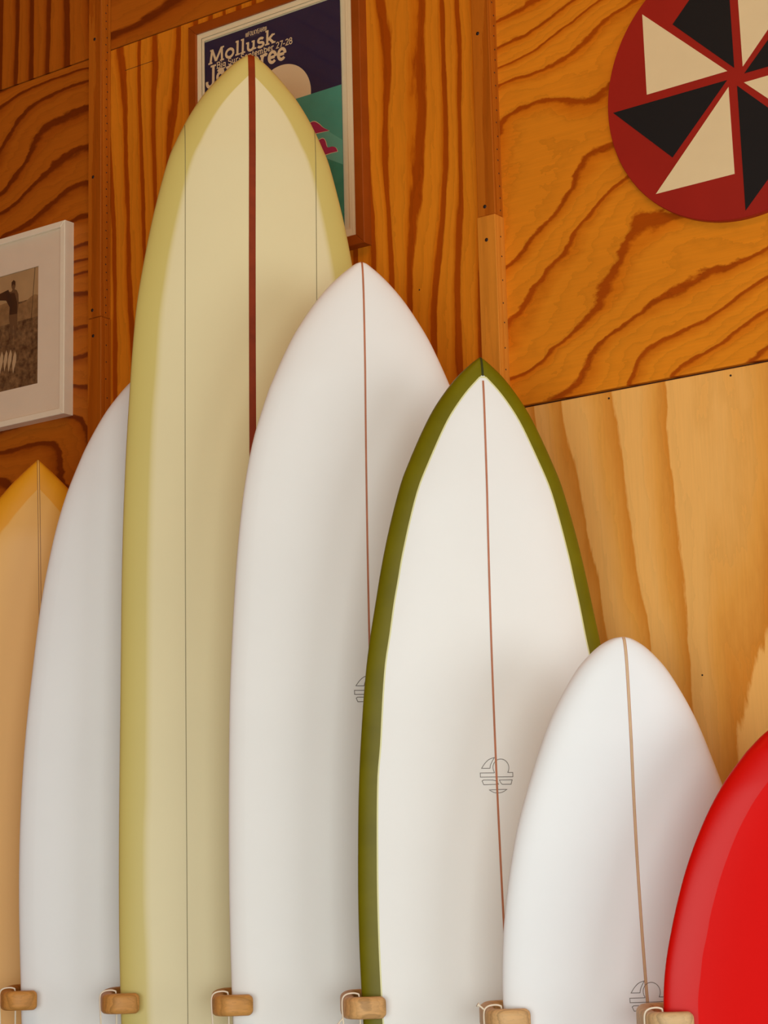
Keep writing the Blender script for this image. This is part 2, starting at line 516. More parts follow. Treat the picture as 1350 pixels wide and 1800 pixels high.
# ---- slab-serif lettering drawn with strokes (cap height 1, x height .66)
def arc(cx, cy, rx, ry, a0, a1, n=12):
    return [(cx + rx * math.cos(math.radians(a0 + (a1 - a0) * k / n)), cy + ry * math.sin(math.radians(a0 + (a1 - a0) * k / n))) for k in range(n + 1)]
def bowl(cx, cy, rx, ry):
    return arc(cx, cy, rx, ry, 0, 360, 20)
G = {
 'M': (1.12, [[(.14, .0), (.24, 1)], [(.24, 1), (.52, .10)], [(.52, .10), (.90, 1)], [(.90, 1), (.94, 0)]], [(0, .28, 0), (.10, .3, 1), (.80, 1.08, 0), (.84, 1.06, 1)]),
 'o': (.70, [bowl(.34, .33, .25, .30)], []),
 'l': (.36, [[(.17, 0), (.17, 1.05)]], [(.02, .34, 0), (.03, .20, 1.02)]),
 'u': (.74, [[(.16, .66), (.16, .26)] + arc(.34, .24, .18, .22, 180, 340, 8), [(.54, .66), (.54, .0)]], [(.02, .2, .64), (.40, .58, .64), (.5, .72, .02)]),
 's': (.54, [arc(.27, .49, .17, .155, 20, 255, 10) + arc(.27, .17, .19, .165, 80, -160, 10)], []),
 'k': (.72, [[(.17, 0), (.17, 1.05)], [(.17, .28), (.54, .64)], [(.30, .40), (.58, .02)]], [(.02, .32, 0), (.03, .20, 1.02), (.42, .66, .64), (.46, .72, 0)]),
 'J': (.62, [[(.40, 1), (.40, .12)] + arc(.17, .06, .23, .26, 0, -200, 10)], [(.20, .60, 1)]),
 'a': (.70, [bowl(.29, .24, .20, .21), [(.50, 0), (.50, .42)] + arc(.30, .44, .20, .19, 0, 150, 8)], [(.46, .68, .02)]),
 'm': (1.04, [[(.16, 0), (.16, .66)], [(.16, .40)] + arc(.33, .44, .17, .19, 160, 0, 8) + [(.50, 0)], [(.50, .40)] + arc(.67, .44, .17, .19, 160, 0, 8) + [(.84, 0)]], [(.02, .28, 0), (.02, .18, .64), (.38, .62, 0), (.72, 1.0, 0)]),
 'b': (.72, [[(.16, 0), (.16, .84)], bowl(.39, .32, .22, .30)], [(.02, .18, .81)]),
 'r': (.56, [[(.16, 0), (.16, .66)], [(.16, .38)] + arc(.36, .42, .18, .20, 170, 40, 8)], [(.02, .34, 0), (.02, .18, .64)]),
 'e': (.66, [[(.12, .33), (.50, .33)], arc(.33, .33, .24, .30, 0, 318, 18)], []),
 'B': (.80, [[(.18, 0), (.18, 1)], [(.18, 1)] + arc(.42, .76, .22, .24, 90, -90, 8) + [(.18, .52)], [(.18, .52)] + arc(.46, .26, .25, .26, 90, -90, 8) + [(.18, 0)]], [(.02, .3, 0), (.02, .3, 1)]),
 'i': (.36, [[(.17, 0), (.17, .66)], [(.17, .84), (.17, .98)]], [(.02, .34, 0), (.03, .18, .64)]),
 'g': (.68, [bowl(.30, .36, .20, .26), [(.54, .64), (.54, -.1)] + arc(.31, -.10, .23, .20, 0, -170, 8)], []),
 'S': (.72, [arc(.36, .74, .24, .24, 20, 255, 10) + arc(.36, .25, .27, .26, 80, -165, 10)], []),
 'p': (.72, [[(.16, -.3), (.16, .66)], bowl(.39, .32, .22, .30)], [(.02, .32, -.3), (.02, .18, .64)]),
 't': (.46, [[(.20, .95), (.20, .14)] + arc(.32, .14, .12, .14, 180, 320, 6)], [(.04, .42, .64)]),
 '2': (.66, [arc(.31, .72, .22, .25, 165, -30, 10) + [(.10, .04), (.60, .04)]], []),
 '7': (.62, [[(.08, .96), (.56, .96), (.26, 0)]], []),
 '8': (.66, [bowl(.32, .74, .19, .23), bowl(.32, .26, .24, .26)], []),
 '-': (.46, [[(.06, .38), (.40, .38)]], []),
 '.': (.40, [[(.10, .36), (.28, .36)], [(.10, .42), (.28, .42)]], []),
 ' ': (.34, [], []),
 '(': (.30, [arc(.34, .45, .22, .55, 120, 240, 8)], []),
 ')': (.30, [arc(-.04, .45, .22, .55, 60, -60, 8)], []),
 'F': (.60, [[(.12, 0), (.12, 1), (.54, 1)], [(.12, .52), (.44, .52)]], []),
 'O': (.78, [bowl(.38, .5, .28, .47)], []),
 'L': (.56, [[(.12, 1), (.12, 0), (.52, 0)]], []),
 'K': (.66, [[(.12, 0), (.12, 1)], [(.12, .4), (.56, 1)], [(.26, .56), (.58, 0)]], []),
 'Y': (.64, [[(.06, 1), (.32, .5), (.58, 1)], [(.32, .5), (.32, 0)]], []),
 'E': (.60, [[(.54, 1), (.12, 1), (.12, 0), (.54, 0)], [(.12, .52), (.44, .52)]], []),
 'A': (.70, [[(.04, 0), (.34, 1), (.64, 0)], [(.16, .32), (.52, .32)]], []),
 'H': (.70, [[(.12, 0), (.12, 1)], [(.56, 0), (.56, 1)], [(.12, .5), (.56, .5)]], []),
 'P': (.62, [[(.12, 0), (.12, 1), (.36, 1)] + arc(.36, .74, .2, .26, 90, -90, 6) + [(.12, .48)]], []),
 'R': (.66, [[(.12, 0), (.12, 1), (.36, 1)] + arc(.36, .74, .2, .26, 90, -90, 6) + [(.12, .48)], [(.3, .48), (.58, 0)]], []),
 'N': (.70, [[(.12, 0), (.12, 1), (.56, 0), (.56, 1)]], []),
 'T': (.62, [[(.04, 1), (.58, 1)], [(.31, 1), (.31, 0)]], []),
 '!': (.30, [[(.14, 1), (.14, .34)], [(.14, .14), (.14, 0)]], []),
}
def lettering(name, text, x0, x1, base, cap, w, y, m, parent, slant=0.06):
    total = sum(G[c][0] for c in text)
    sx = (x1 - x0) / total
    v, f = [], []
    x = 0.0
    def put(pts, ww):
        P = [((x0 + (x + p[0]) * sx) + slant * p[1] * cap, base + p[1] * cap) for p in pts]
        a, b = stroke_polys(P, ww)
        k = len(v)
        yy = y - 0.00005 * (cnt[0] % 5)
        cnt[0] += 1
        v.extend((q.x, yy, q.y) for q in a)
        f.extend(tuple(i + k for i in q) for q in b)
    cnt = [0]
    for ch in text:
        adv, strokes, serifs = G[ch]
        for s in strokes:
            put(s, w * cap)
        for (a, b, h) in serifs:
            put([(a, h + (0.03 if h < .1 else -0.03)), (b, h + (0.03 if h < .1 else -0.03))], w * cap * 0.62)
        x += adv
    return link(name, mesh(name, v, f), m, parent)
YT = -0.0168
lettering('headline_lettering', 'Mollusk', 0.012, 0.218, -0.0595, 0.0340, 0.19, YT, M_ink, pr, 0.04)
lettering('date_lettering', 'Big Sur.September 27-28', 0.0375, 0.269, -0.0768, 0.0150, 0.16, YT - 0.0006, M_ink, pr, 0.02)
lettering('title_lettering', 'Jamboree', 0.010, 0.250, -0.1085, 0.0430, 0.18, YT - 0.0003, M_ink, pr, 0.02)
lettering('promoter_lettering', '(((FOLKYEAH!)))', 0.1275, 0.1925, -0.0225, 0.0105, 0.14, YT, M_ink, pr, 0.0)
lettering('presents_lettering', 'PRESENTS', 0.140, 0.174, -0.0275, 0.0035, 0.16, YT, M_grey_ink, pr, 0.0)
link('glass', box_mesh('glass', PX0 + 0.022, PX1 - 0.022, -0.0235, -0.0215, PZ0 + 0.022, PZ1 - 0.022), M_glass, poster)

# ---- framed sepia photograph
M_wframe = mat('white_frame', srgb(252, 242, 214), 0.45, noise=0.02, nscale=30)
M_pmat = mat('photo_mat', srgb(246, 230, 202), 0.6, noise=0.02, nscale=20)
M_sep_d = mat('sepia_dark', srgb(58, 40, 26), 0.5)
M_sep_m = mat('sepia_mid', srgb(108, 80, 52), 0.5)
M_sep_l = mat('sepia_light', srgb(206, 176, 132), 0.5)

def sepia_ground():
    m = bpy.data.materials.new('sepia_print')
    m.use_nodes = True
    nt = m.node_tree
    b = nt.nodes['Principled BSDF']
    b.inputs['Roughness'].default_value = 0.5
    tc = nt.nodes.new('ShaderNodeTexCoord')
    n = nt.nodes.new('ShaderNodeTexNoise')
    n.inputs['Scale'].default_value = 55
    n.inputs['Detail'].default_value = 6
    n.inputs['Roughness'].default_value = 0.65
    r = nt.nodes.new('ShaderNodeValToRGB')
    r.color_ramp.elements[0].position = 0.36
    r.color_ramp.elements[0].color = srgb(66, 46, 28)
    r.color_ramp.elements[1].position = 0.66
    r.color_ramp.elements[1].color = srgb(150, 116, 76)
    nt.links.new(tc.outputs['Object'], n.inputs['Vector'])
    nt.links.new(n.outputs['Fac'], r.inputs['Fac'])
    nt.links.new(r.outputs['Color'], b.inputs['Base Color'])
    return m
M_sep_g = sepia_ground()
M_sep_sky = mat('sepia_sky', srgb(190, 156, 108), 0.5, noise=0.08, nscale=14)
M_sep_hill = mat('sepia_hill', srgb(150, 116, 74), 0.5, noise=0.25, nscale=60)

photo = tag(empty('framed_photograph', (-3.4725, 0, 2.25)), 'white framed sepia photograph of a standing figure and a row of surfboards', 'photograph')
FW, FH = 0.64, 0.4935
frame_rails(photo, -FW, 0, 0, FH, 0.0155, 0.032, M_wframe)
link('backing', box_mesh('backing', -FW + 0.008, -0.008, -0.016, -0.0005, 0.008, FH - 0.008), M_pmat, photo)
ring_flat('mat', -FW + 0.0155, -0.0155, 0.0155, FH - 0.0155, (0.085, 0.085, 0.079, 0.081), -0.0225, M_pmat, photo)
X0, X1, Z0, Z1 = -0.54, -0.1000, 0.094, 0.397
pp = flat('print', [[(X0, Z0), (X1, Z0), (X1, Z1), (X0, Z1)]], -0.0205, M_sep_g, photo)
hz = 0.318
flat('print_sky', [[(X0, hz - 0.005), (X1, hz), (X1, Z1), (X0, Z1)]], -0.0208, M_sep_sky, pp)
flat('print_hill', [catmull([(X0, hz - 0.02), (-0.42, hz + 0.004), (-0.32, hz - 0.008), (-0.22, hz + 0.006), (-0.16, hz - 0.006), (-0.12, hz + 0.008), (X1, hz + 0.004)], 5).tolist() + [[X1, 0.268], [X0, 0.262]]], -0.0209, M_sep_hill, pp)
flat('print_pole', [[(-0.1265, 0.262), (-0.1250, 0.262), (-0.1130, 0.397), (-0.1145, 0.397)]], -0.0212, M_sep_d, pp)
hx = -0.190   # standing figure, feet at z .215
fig = [(-0.010, 0.225), (-0.012, 0.262), (-0.016, 0.285), (-0.013, 0.318), (-0.016, 0.336), (-0.030, 0.340), (-0.034, 0.348), (-0.020, 0.352), (-0.008, 0.350), (-0.004, 0.354),
       (-0.0075, 0.362), (-0.006, 0.372), (0.0, 0.376), (0.006, 0.372), (0.0075, 0.362), (0.004, 0.354), (0.012, 0.350), (0.018, 0.338), (0.019, 0.312), (0.015, 0.288), (0.014, 0.262), (0.010, 0.222),
       (0.005, 0.222), (0.004, 0.250), (0.001, 0.262), (-0.003, 0.250), (-0.005, 0.225)]
flat('print_figure', [[(hx + x, z) for x, z in fig[:10]] + [(hx + x, z) for x, z in fig[15:]], [(hx + x, z) for x, z in fig[9:16]]], -0.0212, M_sep_m, pp)
flat('print_figure_shirt', [[(hx - 0.013, 0.290), (hx - 0.011, 0.335), (hx - 0.02, 0.347), (hx + 0.004, 0.345), (hx + 0.014, 0.318), (hx + 0.014, 0.288)]], -0.0215, M_sep_d, pp)
flat('print_figure_hair', [[(hx - 0.007, 0.363), (hx - 0.007, 0.374), (hx, 0.379), (hx + 0.007, 0.374), (hx + 0.0075, 0.363), (hx, 0.368)]], -0.0216, M_sep_d, pp)
flat('print_bundle', [[(hx - 0.05, 0.352), (hx - 0.018, 0.357), (hx - 0.008, 0.335), (hx + 0.004, 0.306), (hx - 0.006, 0.300), (hx - 0.026, 0.330), (hx - 0.05, 0.335)]], -0.0217, M_sep_d, pp)
for k, (bx, bz, s) in enumerate([(-0.186, 0.158, 1.0), (-0.202, 0.165, 1.0), (-0.217, 0.168, 0.95), (-0.233, 0.165, 1.0), (-0.250, 0.170, 0.95), (-0.268, 0.168, 1.0), (-0.29, 0.170, 1.0)]):
    out = [(0.0, 0.034), (0.006, 0.022), (0.007, 0.006), (0.003, -0.010), (0.0005, -0.024), (-0.004, -0.010), (-0.0065, 0.004), (-0.005, 0.020)]
    flat('print_surfboard', [[(bx + x * s + z * 0.12, bz + z * s) for x, z in out]], -0.0212, M_sep_l, pp)
link('glass', box_mesh('glass', -FW + 0.014, -0.014, -0.0275, -0.0255, 0.014, FH - 0.014), M_glass, photo)

# ------------------------------------------------------------------ surfboards
PHI = math.radians(47.0)          # the boards stand turned out of the wall by this angle
TD, TB = 0.040, 0.028             # deck crown and hull depth at the middle
BOARDS = {
    'white1': dict(px=-3.123, length=2.191, rocker=0.06, c0=0.25, lean=0.008, outline=[
        (0.0000, 2.191), (0.0213, 2.172), (0.0414, 2.151), (0.0599, 2.128), (0.0767, 2.105), (0.0921, 2.080), (0.1064, 2.054), (0.1197, 2.028),
        (0.1319, 2.001), (0.1604, 1.929), (0.1828, 1.854), (0.1999, 1.777), (0.2138, 1.700), (0.2242, 1.623), (0.2332, 1.545), (0.2418, 1.467),
        (0.2487, 1.389), (0.2537, 1.311), (0.2572, 1.233), (0.2589, 1.155), (0.2590, 1.076), (0.2577, 0.998), (0.2555, 0.920), (0.2536, 0.841),
        (0.2516, 0.763), (0.2481, 0.685), (0.2434, 0.607), (0.2379, 0.529), (0.2290, 0.451), (0.2180, 0.373), (0.2054, 0.296), (0.1864, 0.220),
        (0.1623, 0.146), (0.1587, 0.137), (0.1467, 0.111), (0.1321, 0.086), (0.1148, 0.064), (0.0946, 0.044), (0.0713, 0.029), (0.0456, 0.017),
        (0.0184, 0.006), (0.0000, 0.000),
    ]),
    'long': dict(px=-2.844, length=2.819, rocker=0.1, c0=0.2671, lean=0.0005, outline=[
        (0.0000, 2.820), (0.0160, 2.812), (0.0340, 2.799), (0.0560, 2.778), (0.0780, 2.754), (0.1000, 2.727), (0.1215, 2.694), (0.1390, 2.662),
        (0.1550, 2.628), (0.1710, 2.588), (0.1981, 2.484), (0.2176, 2.386), (0.2335, 2.287), (0.2425, 2.187), (0.2486, 2.087), (0.2541, 1.987),
        (0.2583, 1.886), (0.2613, 1.786), (0.2631, 1.686), (0.2639, 1.585), (0.2648, 1.485), (0.2659, 1.384), (0.2670, 1.284), (0.2677, 1.184),
        (0.2678, 1.083), (0.2669, 0.983), (0.2646, 0.883), (0.2614, 0.782), (0.2578, 0.682), (0.2529, 0.582), (0.2455, 0.482), (0.2365, 0.382),
        (0.2222, 0.283), (0.2011, 0.185), (0.1975, 0.173), (0.1847, 0.138), (0.1683, 0.106), (0.1478, 0.076), (0.1225, 0.051), (0.0928, 0.031),
        (0.0595, 0.017), (0.0241, 0.006), (0.0000, 0.000),
    ]),
    'white2': dict(px=-2.559, length=2.304, rocker=0.1, c0=0.2617, lean=0.0109, outline=[
        (0.0000, 2.304), (0.0080, 2.301), (0.0160, 2.297), (0.0390, 2.279), (0.0640, 2.255), (0.0890, 2.226), (0.1130, 2.192), (0.1355, 2.156),
        (0.1570, 2.113), (0.1780, 2.066), (0.1883, 2.039), (0.2137, 1.960), (0.2308, 1.879), (0.2424, 1.797), (0.2509, 1.714), (0.2572, 1.631),
        (0.2626, 1.548), (0.2671, 1.465), (0.2698, 1.382), (0.2719, 1.299), (0.2736, 1.216), (0.2749, 1.133), (0.2754, 1.050), (0.2749, 0.967),
        (0.2739, 0.884), (0.2724, 0.801), (0.2702, 0.718), (0.2662, 0.635), (0.2605, 0.552), (0.2530, 0.469), (0.2411, 0.387), (0.2269, 0.305),
        (0.2070, 0.225), (0.1790, 0.147), (0.1749, 0.137), (0.1612, 0.110), (0.1448, 0.084), (0.1253, 0.061), (0.1027, 0.042), (0.0771, 0.027),
        (0.0491, 0.016), (0.0198, 0.006), (0.0000, 0.000),
    ]),
    'green': dict(px=-2.254, length=2.054, rocker=0.1, c0=0.2336, lean=0.0228, outline=[
        (0.0000, 2.054), (0.0060, 2.050), (0.0190, 2.040), (0.0430, 2.018), (0.0680, 1.988), (0.0925, 1.952), (0.1160, 1.907), (0.1370, 1.861),
        (0.1550, 1.816), (0.1769, 1.739), (0.1936, 1.667), (0.2076, 1.594), (0.2210, 1.522), (0.2313, 1.449), (0.2389, 1.375), (0.2454, 1.302),
        (0.2503, 1.228), (0.2538, 1.154), (0.2567, 1.080), (0.2583, 1.006), (0.2584, 0.933), (0.2575, 0.859), (0.2559, 0.785), (0.2535, 0.711),
        (0.2493, 0.637), (0.2446, 0.564), (0.2384, 0.490), (0.2287, 0.417), (0.2177, 0.344), (0.2044, 0.271), (0.1844, 0.200), (0.1599, 0.131),
        (0.1562, 0.123), (0.1436, 0.099), (0.1287, 0.076), (0.1112, 0.056), (0.0911, 0.039), (0.0683, 0.025), (0.0434, 0.015), (0.0175, 0.006),
        (0.0000, 0.000),
    ]),
    'short': dict(px=-1.954, length=1.498, rocker=0.1, c0=0.209, lean=0.0554, outline=[
        (0.0000, 1.499), (0.0180, 1.496), (0.0400, 1.484), (0.0600, 1.467), (0.0810, 1.444), (0.1030, 1.411), (0.1230, 1.376), (0.1404, 1.339),
        (0.1611, 1.286), (0.1797, 1.234), (0.1970, 1.181), (0.2105, 1.127), (0.2217, 1.073), (0.2310, 1.018), (0.2377, 0.963), (0.2419, 0.907),
        (0.2424, 0.852), (0.2413, 0.796), (0.2400, 0.741), (0.2376, 0.685), (0.2344, 0.630), (0.2311, 0.574), (0.2274, 0.519), (0.2217, 0.464),
        (0.2141, 0.409), (0.2064, 0.354), (0.1982, 0.299), (0.1864, 0.245), (0.1709, 0.191), (0.1542, 0.138), (0.1309, 0.089), (0.1272, 0.083),
        (0.1154, 0.066), (0.1023, 0.051), (0.0875, 0.037), (0.0706, 0.027), (0.0521, 0.019), (0.0328, 0.011), (0.0131, 0.005), (0.0000, 0.000),
    ]),
    'red': dict(px=-1.647, length=1.358, rocker=0.06, c0=0.28, lean=0.008, outline=[
        (0.0000, 1.358), (0.0194, 1.353), (0.0385, 1.349), (0.0568, 1.343), (0.0741, 1.334), (0.0904, 1.323), (0.1058, 1.311), (0.1204, 1.297),
        (0.1341, 1.283), (0.1667, 1.242), (0.1947, 1.197), (0.2180, 1.149), (0.2377, 1.100), (0.2536, 1.049), (0.2668, 0.998), (0.2776, 0.946),
        (0.2830, 0.893), (0.2828, 0.840), (0.2816, 0.787), (0.2799, 0.734), (0.2770, 0.681), (0.2734, 0.628), (0.2697, 0.575), (0.2657, 0.522),
        (0.2594, 0.469), (0.2511, 0.417), (0.2425, 0.364), (0.2338, 0.312), (0.2222, 0.260), (0.2057, 0.210), (0.1882, 0.160), (0.1673, 0.111),
        (0.1371, 0.068), (0.1329, 0.064), (0.1193, 0.050), (0.1044, 0.038), (0.0877, 0.028), (0.0697, 0.021), (0.0509, 0.015), (0.0318, 0.009),
        (0.0127, 0.004), (0.0000, 0.000),
    ]),
    'orange': dict(px=-3.412, length=2.031, rocker=0.1, c0=0.2306, lean=0.0226, outline=[
        (0.0000, 2.031), (0.0206, 2.013), (0.0406, 1.994), (0.0597, 1.975), (0.0780, 1.954), (0.0956, 1.934), (0.1125, 1.912), (0.1286, 1.890),
        (0.1431, 1.867), (0.1735, 1.801), (0.1955, 1.732), (0.2113, 1.661), (0.2218, 1.589), (0.2296, 1.516), (0.2347, 1.443), (0.2385, 1.370),
        (0.2415, 1.297), (0.2431, 1.224), (0.2442, 1.151), (0.2441, 1.078), (0.2426, 1.005), (0.2408, 0.932), (0.2392, 0.859), (0.2377, 0.786),
        (0.2355, 0.713), (0.2317, 0.640), (0.2274, 0.567), (0.2218, 0.494), (0.2130, 0.422), (0.2029, 0.349), (0.1910, 0.277), (0.1731, 0.207),
        (0.1509, 0.137), (0.1476, 0.129), (0.1363, 0.104), (0.1228, 0.081), (0.1067, 0.060), (0.0880, 0.042), (0.0663, 0.027), (0.0424, 0.016),
        (0.0171, 0.006), (0.0000, 0.000),
    ]),
}

class Board:
    def __init__(self, key, inset):
        d = BOARDS[key]
        self.L, self.rn, self.k = d['length'], d['rocker'], d['lean']
        o = catmull(d['outline'], 4)
        o[:, 0] = np.clip(o[:, 0], 0, None)
        z = np.minimum.accumulate(o[:, 1])
        self.w, self.z = o[:, 0], z - 1e-6 * np.arange(len(z))
        self.wm = self.w.max()
        l = Vector((math.cos(PHI), math.sin(PHI), 0))
        self.base = Vector((d['px'], -0.5, 0)) + l * (d['c0'] + self.k * self.L)
        # inner outline: the curve a constant distance inside the edge
        full = np.vstack([np.c_[self.w, self.z], np.c_[-self.w, self.z]])
        wi = []
        for w, zz in zip(self.w, self.z):
            near = full[np.abs(full[:, 1] - zz) < inset * 2.5]
            xs = np.linspace(0, max(w, 1e-5), 80)
            dist = np.min(np.hypot(xs[:, None] - near[None, :, 0], zz - near[None, :, 1]), axis=1)
            ok = np.where(dist >= inset)[0]
            wi.append(xs[ok[-1]] if len(ok) else 0.0)
        wi = np.array(wi)
        for _ in range(2):
            s = wi.copy()
            s[1:-1] = (wi[:-2] + 2 * wi[1:-1] + wi[2:]) / 4
            wi = np.where(wi > 0, s, 0)
        self.wi = np.minimum(wi, self.w)
        self.inset = inset

    def rock(self, z):
        t = z / self.L
        return self.rn * max(0.0, (t - .45) / .55) ** 2.2 + .04 * max(0.0, (.4 - t) / .4) ** 2

    def tf(self, w):
        return min(1.0, max(w, 0) / (0.62 * self.wm)) ** 0.5

    def place(self, lat, n, z):
        return (lat - self.k * z, -(self.rock(z) + n), z)

    def deck_n(self, lat, w):
        u = min(1.0, abs(lat) / max(w, 1e-6))
        return TD * self.tf(w) * (1 - u ** 2.3) ** 0.56

    def hull_n(self, lat, w):
        u = min(1.0, abs(lat) / max(w, 1e-6))
        return -TB * self.tf(w) * (1 - u ** 4) ** 0.5

    def on_deck(self, lat, z, lift=0.0005):
        w = float(np.interp(z, self.z[::-1], self.w[::-1]))
        return self.place(lat, self.deck_n(lat, w) + lift, z)

    def grids(self, nd=12, nr=12, nb=20):
        rows = []
        for w, wi, z in zip(self.w, self.wi, self.z):
            r = []
            for j in range(2 * nd + 1):
                lat = wi * (1 - j / nd)
                r.append(self.place(lat, self.deck_n(lat, w), z))
            for j in range(1, nr + 1):
                lat = -(wi + (w - wi) * math.sin(j / nr * math.pi / 2))
                r.append(self.place(lat, self.deck_n(lat, w), z))
            for j in range(1, nb + 1):
                lat = -w * math.cos(j / nb * math.pi)
                r.append(self.place(lat, self.hull_n(lat, w), z))
            for j in range(1, nr):
                lat = wi + (w - wi) * math.cos(j / nr * math.pi / 2)
                r.append(self.place(lat, self.deck_n(lat, w), z))
            rows.append(r)
        return np.array(rows), nd, nr, nb

    def meshes(self, split):
        g, nd, nr, nb = self.grids()
        R_, C_ = g.shape[:2]
        # smooth normals from the whole surface
        dc = np.roll(g, -1, 1) - np.roll(g, 1, 1)
        dr = np.zeros_like(g)
        dr[1:-1] = g[2:] - g[:-2]
        dr[0], dr[-1] = g[1] - g[0], g[-1] - g[-2]
        n = np.cross(dr, dc)
        ln = np.linalg.norm(n, axis=2, keepdims=True)
        n = np.where(ln > 1e-12, n / np.maximum(ln, 1e-12), 0)
        n[0] = (0, 0, 1)
        n[-1] = (0, 0, -1)
        cen = g.mean(axis=1, keepdims=True)
        if np.sum(n * (g - cen)) < 0:
            n = -n
        deck_cols = list(range(2 * nd + 1))
        rest_cols = list(range(2 * nd, C_)) + [0]
        sets = [('deck', deck_cols), ('rail', rest_cols)] if split else [('body', list(range(C_)) + [0])]
        out = []
        for name, cols in sets:
            idx, verts, nrm, faces = {}, [], [], []
            def vid(r, c):
                key = (r, c)
                if key not in idx:
                    idx[key] = len(verts)
                    verts.append(g[r, c])
                    nrm.append(n[r, c])
                return idx[key]
            for r in range(R_ - 1):
                for a, b in zip(cols[:-1], cols[1:]):
                    q = [(r, a), (r, b), (r + 1, b), (r + 1, a)]
                    pts = []
                    for p in q:
                        if all(np.linalg.norm(g[p] - g[s]) > 1e-6 for s in pts):
                            pts.append(p)
                    if len(pts) >= 3:
                        faces.append(tuple(vid(*p) for p in pts))
            me = mesh(name, verts, faces, True)
            if name == 'deck':
                at = me.attributes.new('lap', 'FLOAT', 'POINT')
                lap = [0.0] * len(verts)
                for (rr, cc), vi in idx.items():
                    lap[vi] = 1.0 if cc in (0, 2 * nd) else 0.0
                at.data.foreach_set('value', lap)
            me.normals_split_custom_set_from_vertices([tuple(x) if np.linalg.norm(x) > 0.5 else (0, -1, 0) for x in nrm])
            bad = sum(1 for p in me.polygons if p.normal.dot(Vector(nrm[p.vertices[0]])) < 0)
            if bad > len(me.polygons) / 2:
                me.flip_normals()
                me.normals_split_custom_set_from_vertices([tuple(x) if np.linalg.norm(x) > 0.5 else (0, -1, 0) for x in nrm])
            out.append((name, me))
        return out

    def strip(self, name, lat0, width, z0, z1, lift=0.0005, cols=2):
        v, f = [], []
        zs = [z0] + [z for z in self.z[::-1] if z0 < z < z1] + [z1]
        n = len(zs) - 1
        for z in zs:
            w = float(np.interp(z, self.z[::-1], self.w[::-1]))
            for j in range(cols + 1):
                lat = lat0 + width * (j / cols - .5)
                lat = max(-w * .995, min(w * .995, lat))
                v.append(self.on_deck(lat, z, lift))
        for i in range(n):
            for j in range(cols):
                a = i * (cols + 1) + j
                f.append((a, a + 1, a + cols + 2, a + cols + 1))
        return mesh(name, v, f, True)

    def pinline(self, name, width, lift=0.0004):
        pts = [(-a, b) for a, b in zip(self.wi, self.z) if a > 0][::-1]
        pts += [(0.0, max(z for z, a in zip(self.z, self.wi) if a > 0) + 0.001)] + [(-a, b) for a, b in pts][::-1]
        v, f = stroke_polys(pts, width)
        return mesh(name, [self.on_deck(q.x, q.y, lift) for q in v], f, True)

    def emblem(self, zc, scale, lw=0.0011, lift=0.0006):
        """outlined round shop emblem: a fin, a sun over a bar and three wave bands"""
        curves = [
            (catmull([(-222, 100), (-165, 175), (-100, 230), (-20, 257)], 5).tolist() + catmull([(-20, 257), (-60, 195), (-85, 145), (-95, 100)], 4).tolist()[1:], True),
            ([(-245, 32), (-32, 32)] + arc(72, 108, 121, 126, 212, -34, 22) + [(186, 35), (248, 35), (248, -28), (-245, -28)], True),
            ([(-222, -85), (-200, -70), (-60, -72), (-10, -84), (25, -135), (-198, -140)], True),
            ([(40, -73), (235, -73), (215, -137), (80, -137), (58, -112)], True),
            ([(-120, -215)] + [(150, -210)] + catmull([(150, -210), (80, -250), (0, -262), (-60, -250), (-120, -215)], 4).tolist()[1:-1], True),
        ]
        v, f = [], []
        for pts, closed in curves:
            P = [(x * scale, zc + y * scale) for x, y in pts]
            dense = []
            for i in range(len(P)):
                a, b = P[i], P[(i + 1) % len(P)]
                m = max(1, int(math.hypot(b[0] - a[0], b[1] - a[1]) / 0.004))
                dense += [(a[0] + (b[0] - a[0]) * t / m, a[1] + (b[1] - a[1]) * t / m) for t in range(m)]
            a, b = stroke_polys(dense, lw, closed)
            k = len(v)
            v += [self.on_deck(q.x, q.y, lift) for q in a]
            f += [tuple(i + k for i in q) for q in b]
        return mesh('emblem', v, f)

def foam_mat(name, colour, rough=0.42, coat=0.0, spec=0.4):
    return mat(name, colour, rough, spec, coat, noise=0.012, nscale=5)

def lap_mat(name, deck, rail, rough=0.42):
    """resin tint that fades from the wrapped rail into the deck"""
    m = foam_mat(name, deck, rough)
    nt = m.node_tree
    b = nt.nodes['Principled BSDF']
    at = nt.nodes.new('ShaderNodeAttribute')
    at.attribute_name = 'lap'
    pw = nt.nodes.new('ShaderNodeMath')
    pw.operation = 'POWER'
    pw.inputs[1].default_value = 1.6
    nt.links.new(at.outputs['Fac'], pw.inputs[0])
    mx = nt.nodes.new('ShaderNodeMix')
    mx.data_type = 'RGBA'
    nt.links.new(pw.outputs[0], mx.inputs[0])
    nt.links.new(b.inputs['Base Color'].links[0].from_socket, mx.inputs[6])
    mx.inputs[7].default_value = rail
    nt.links.new(mx.outputs[2], b.inputs['Base Color'])
    return m

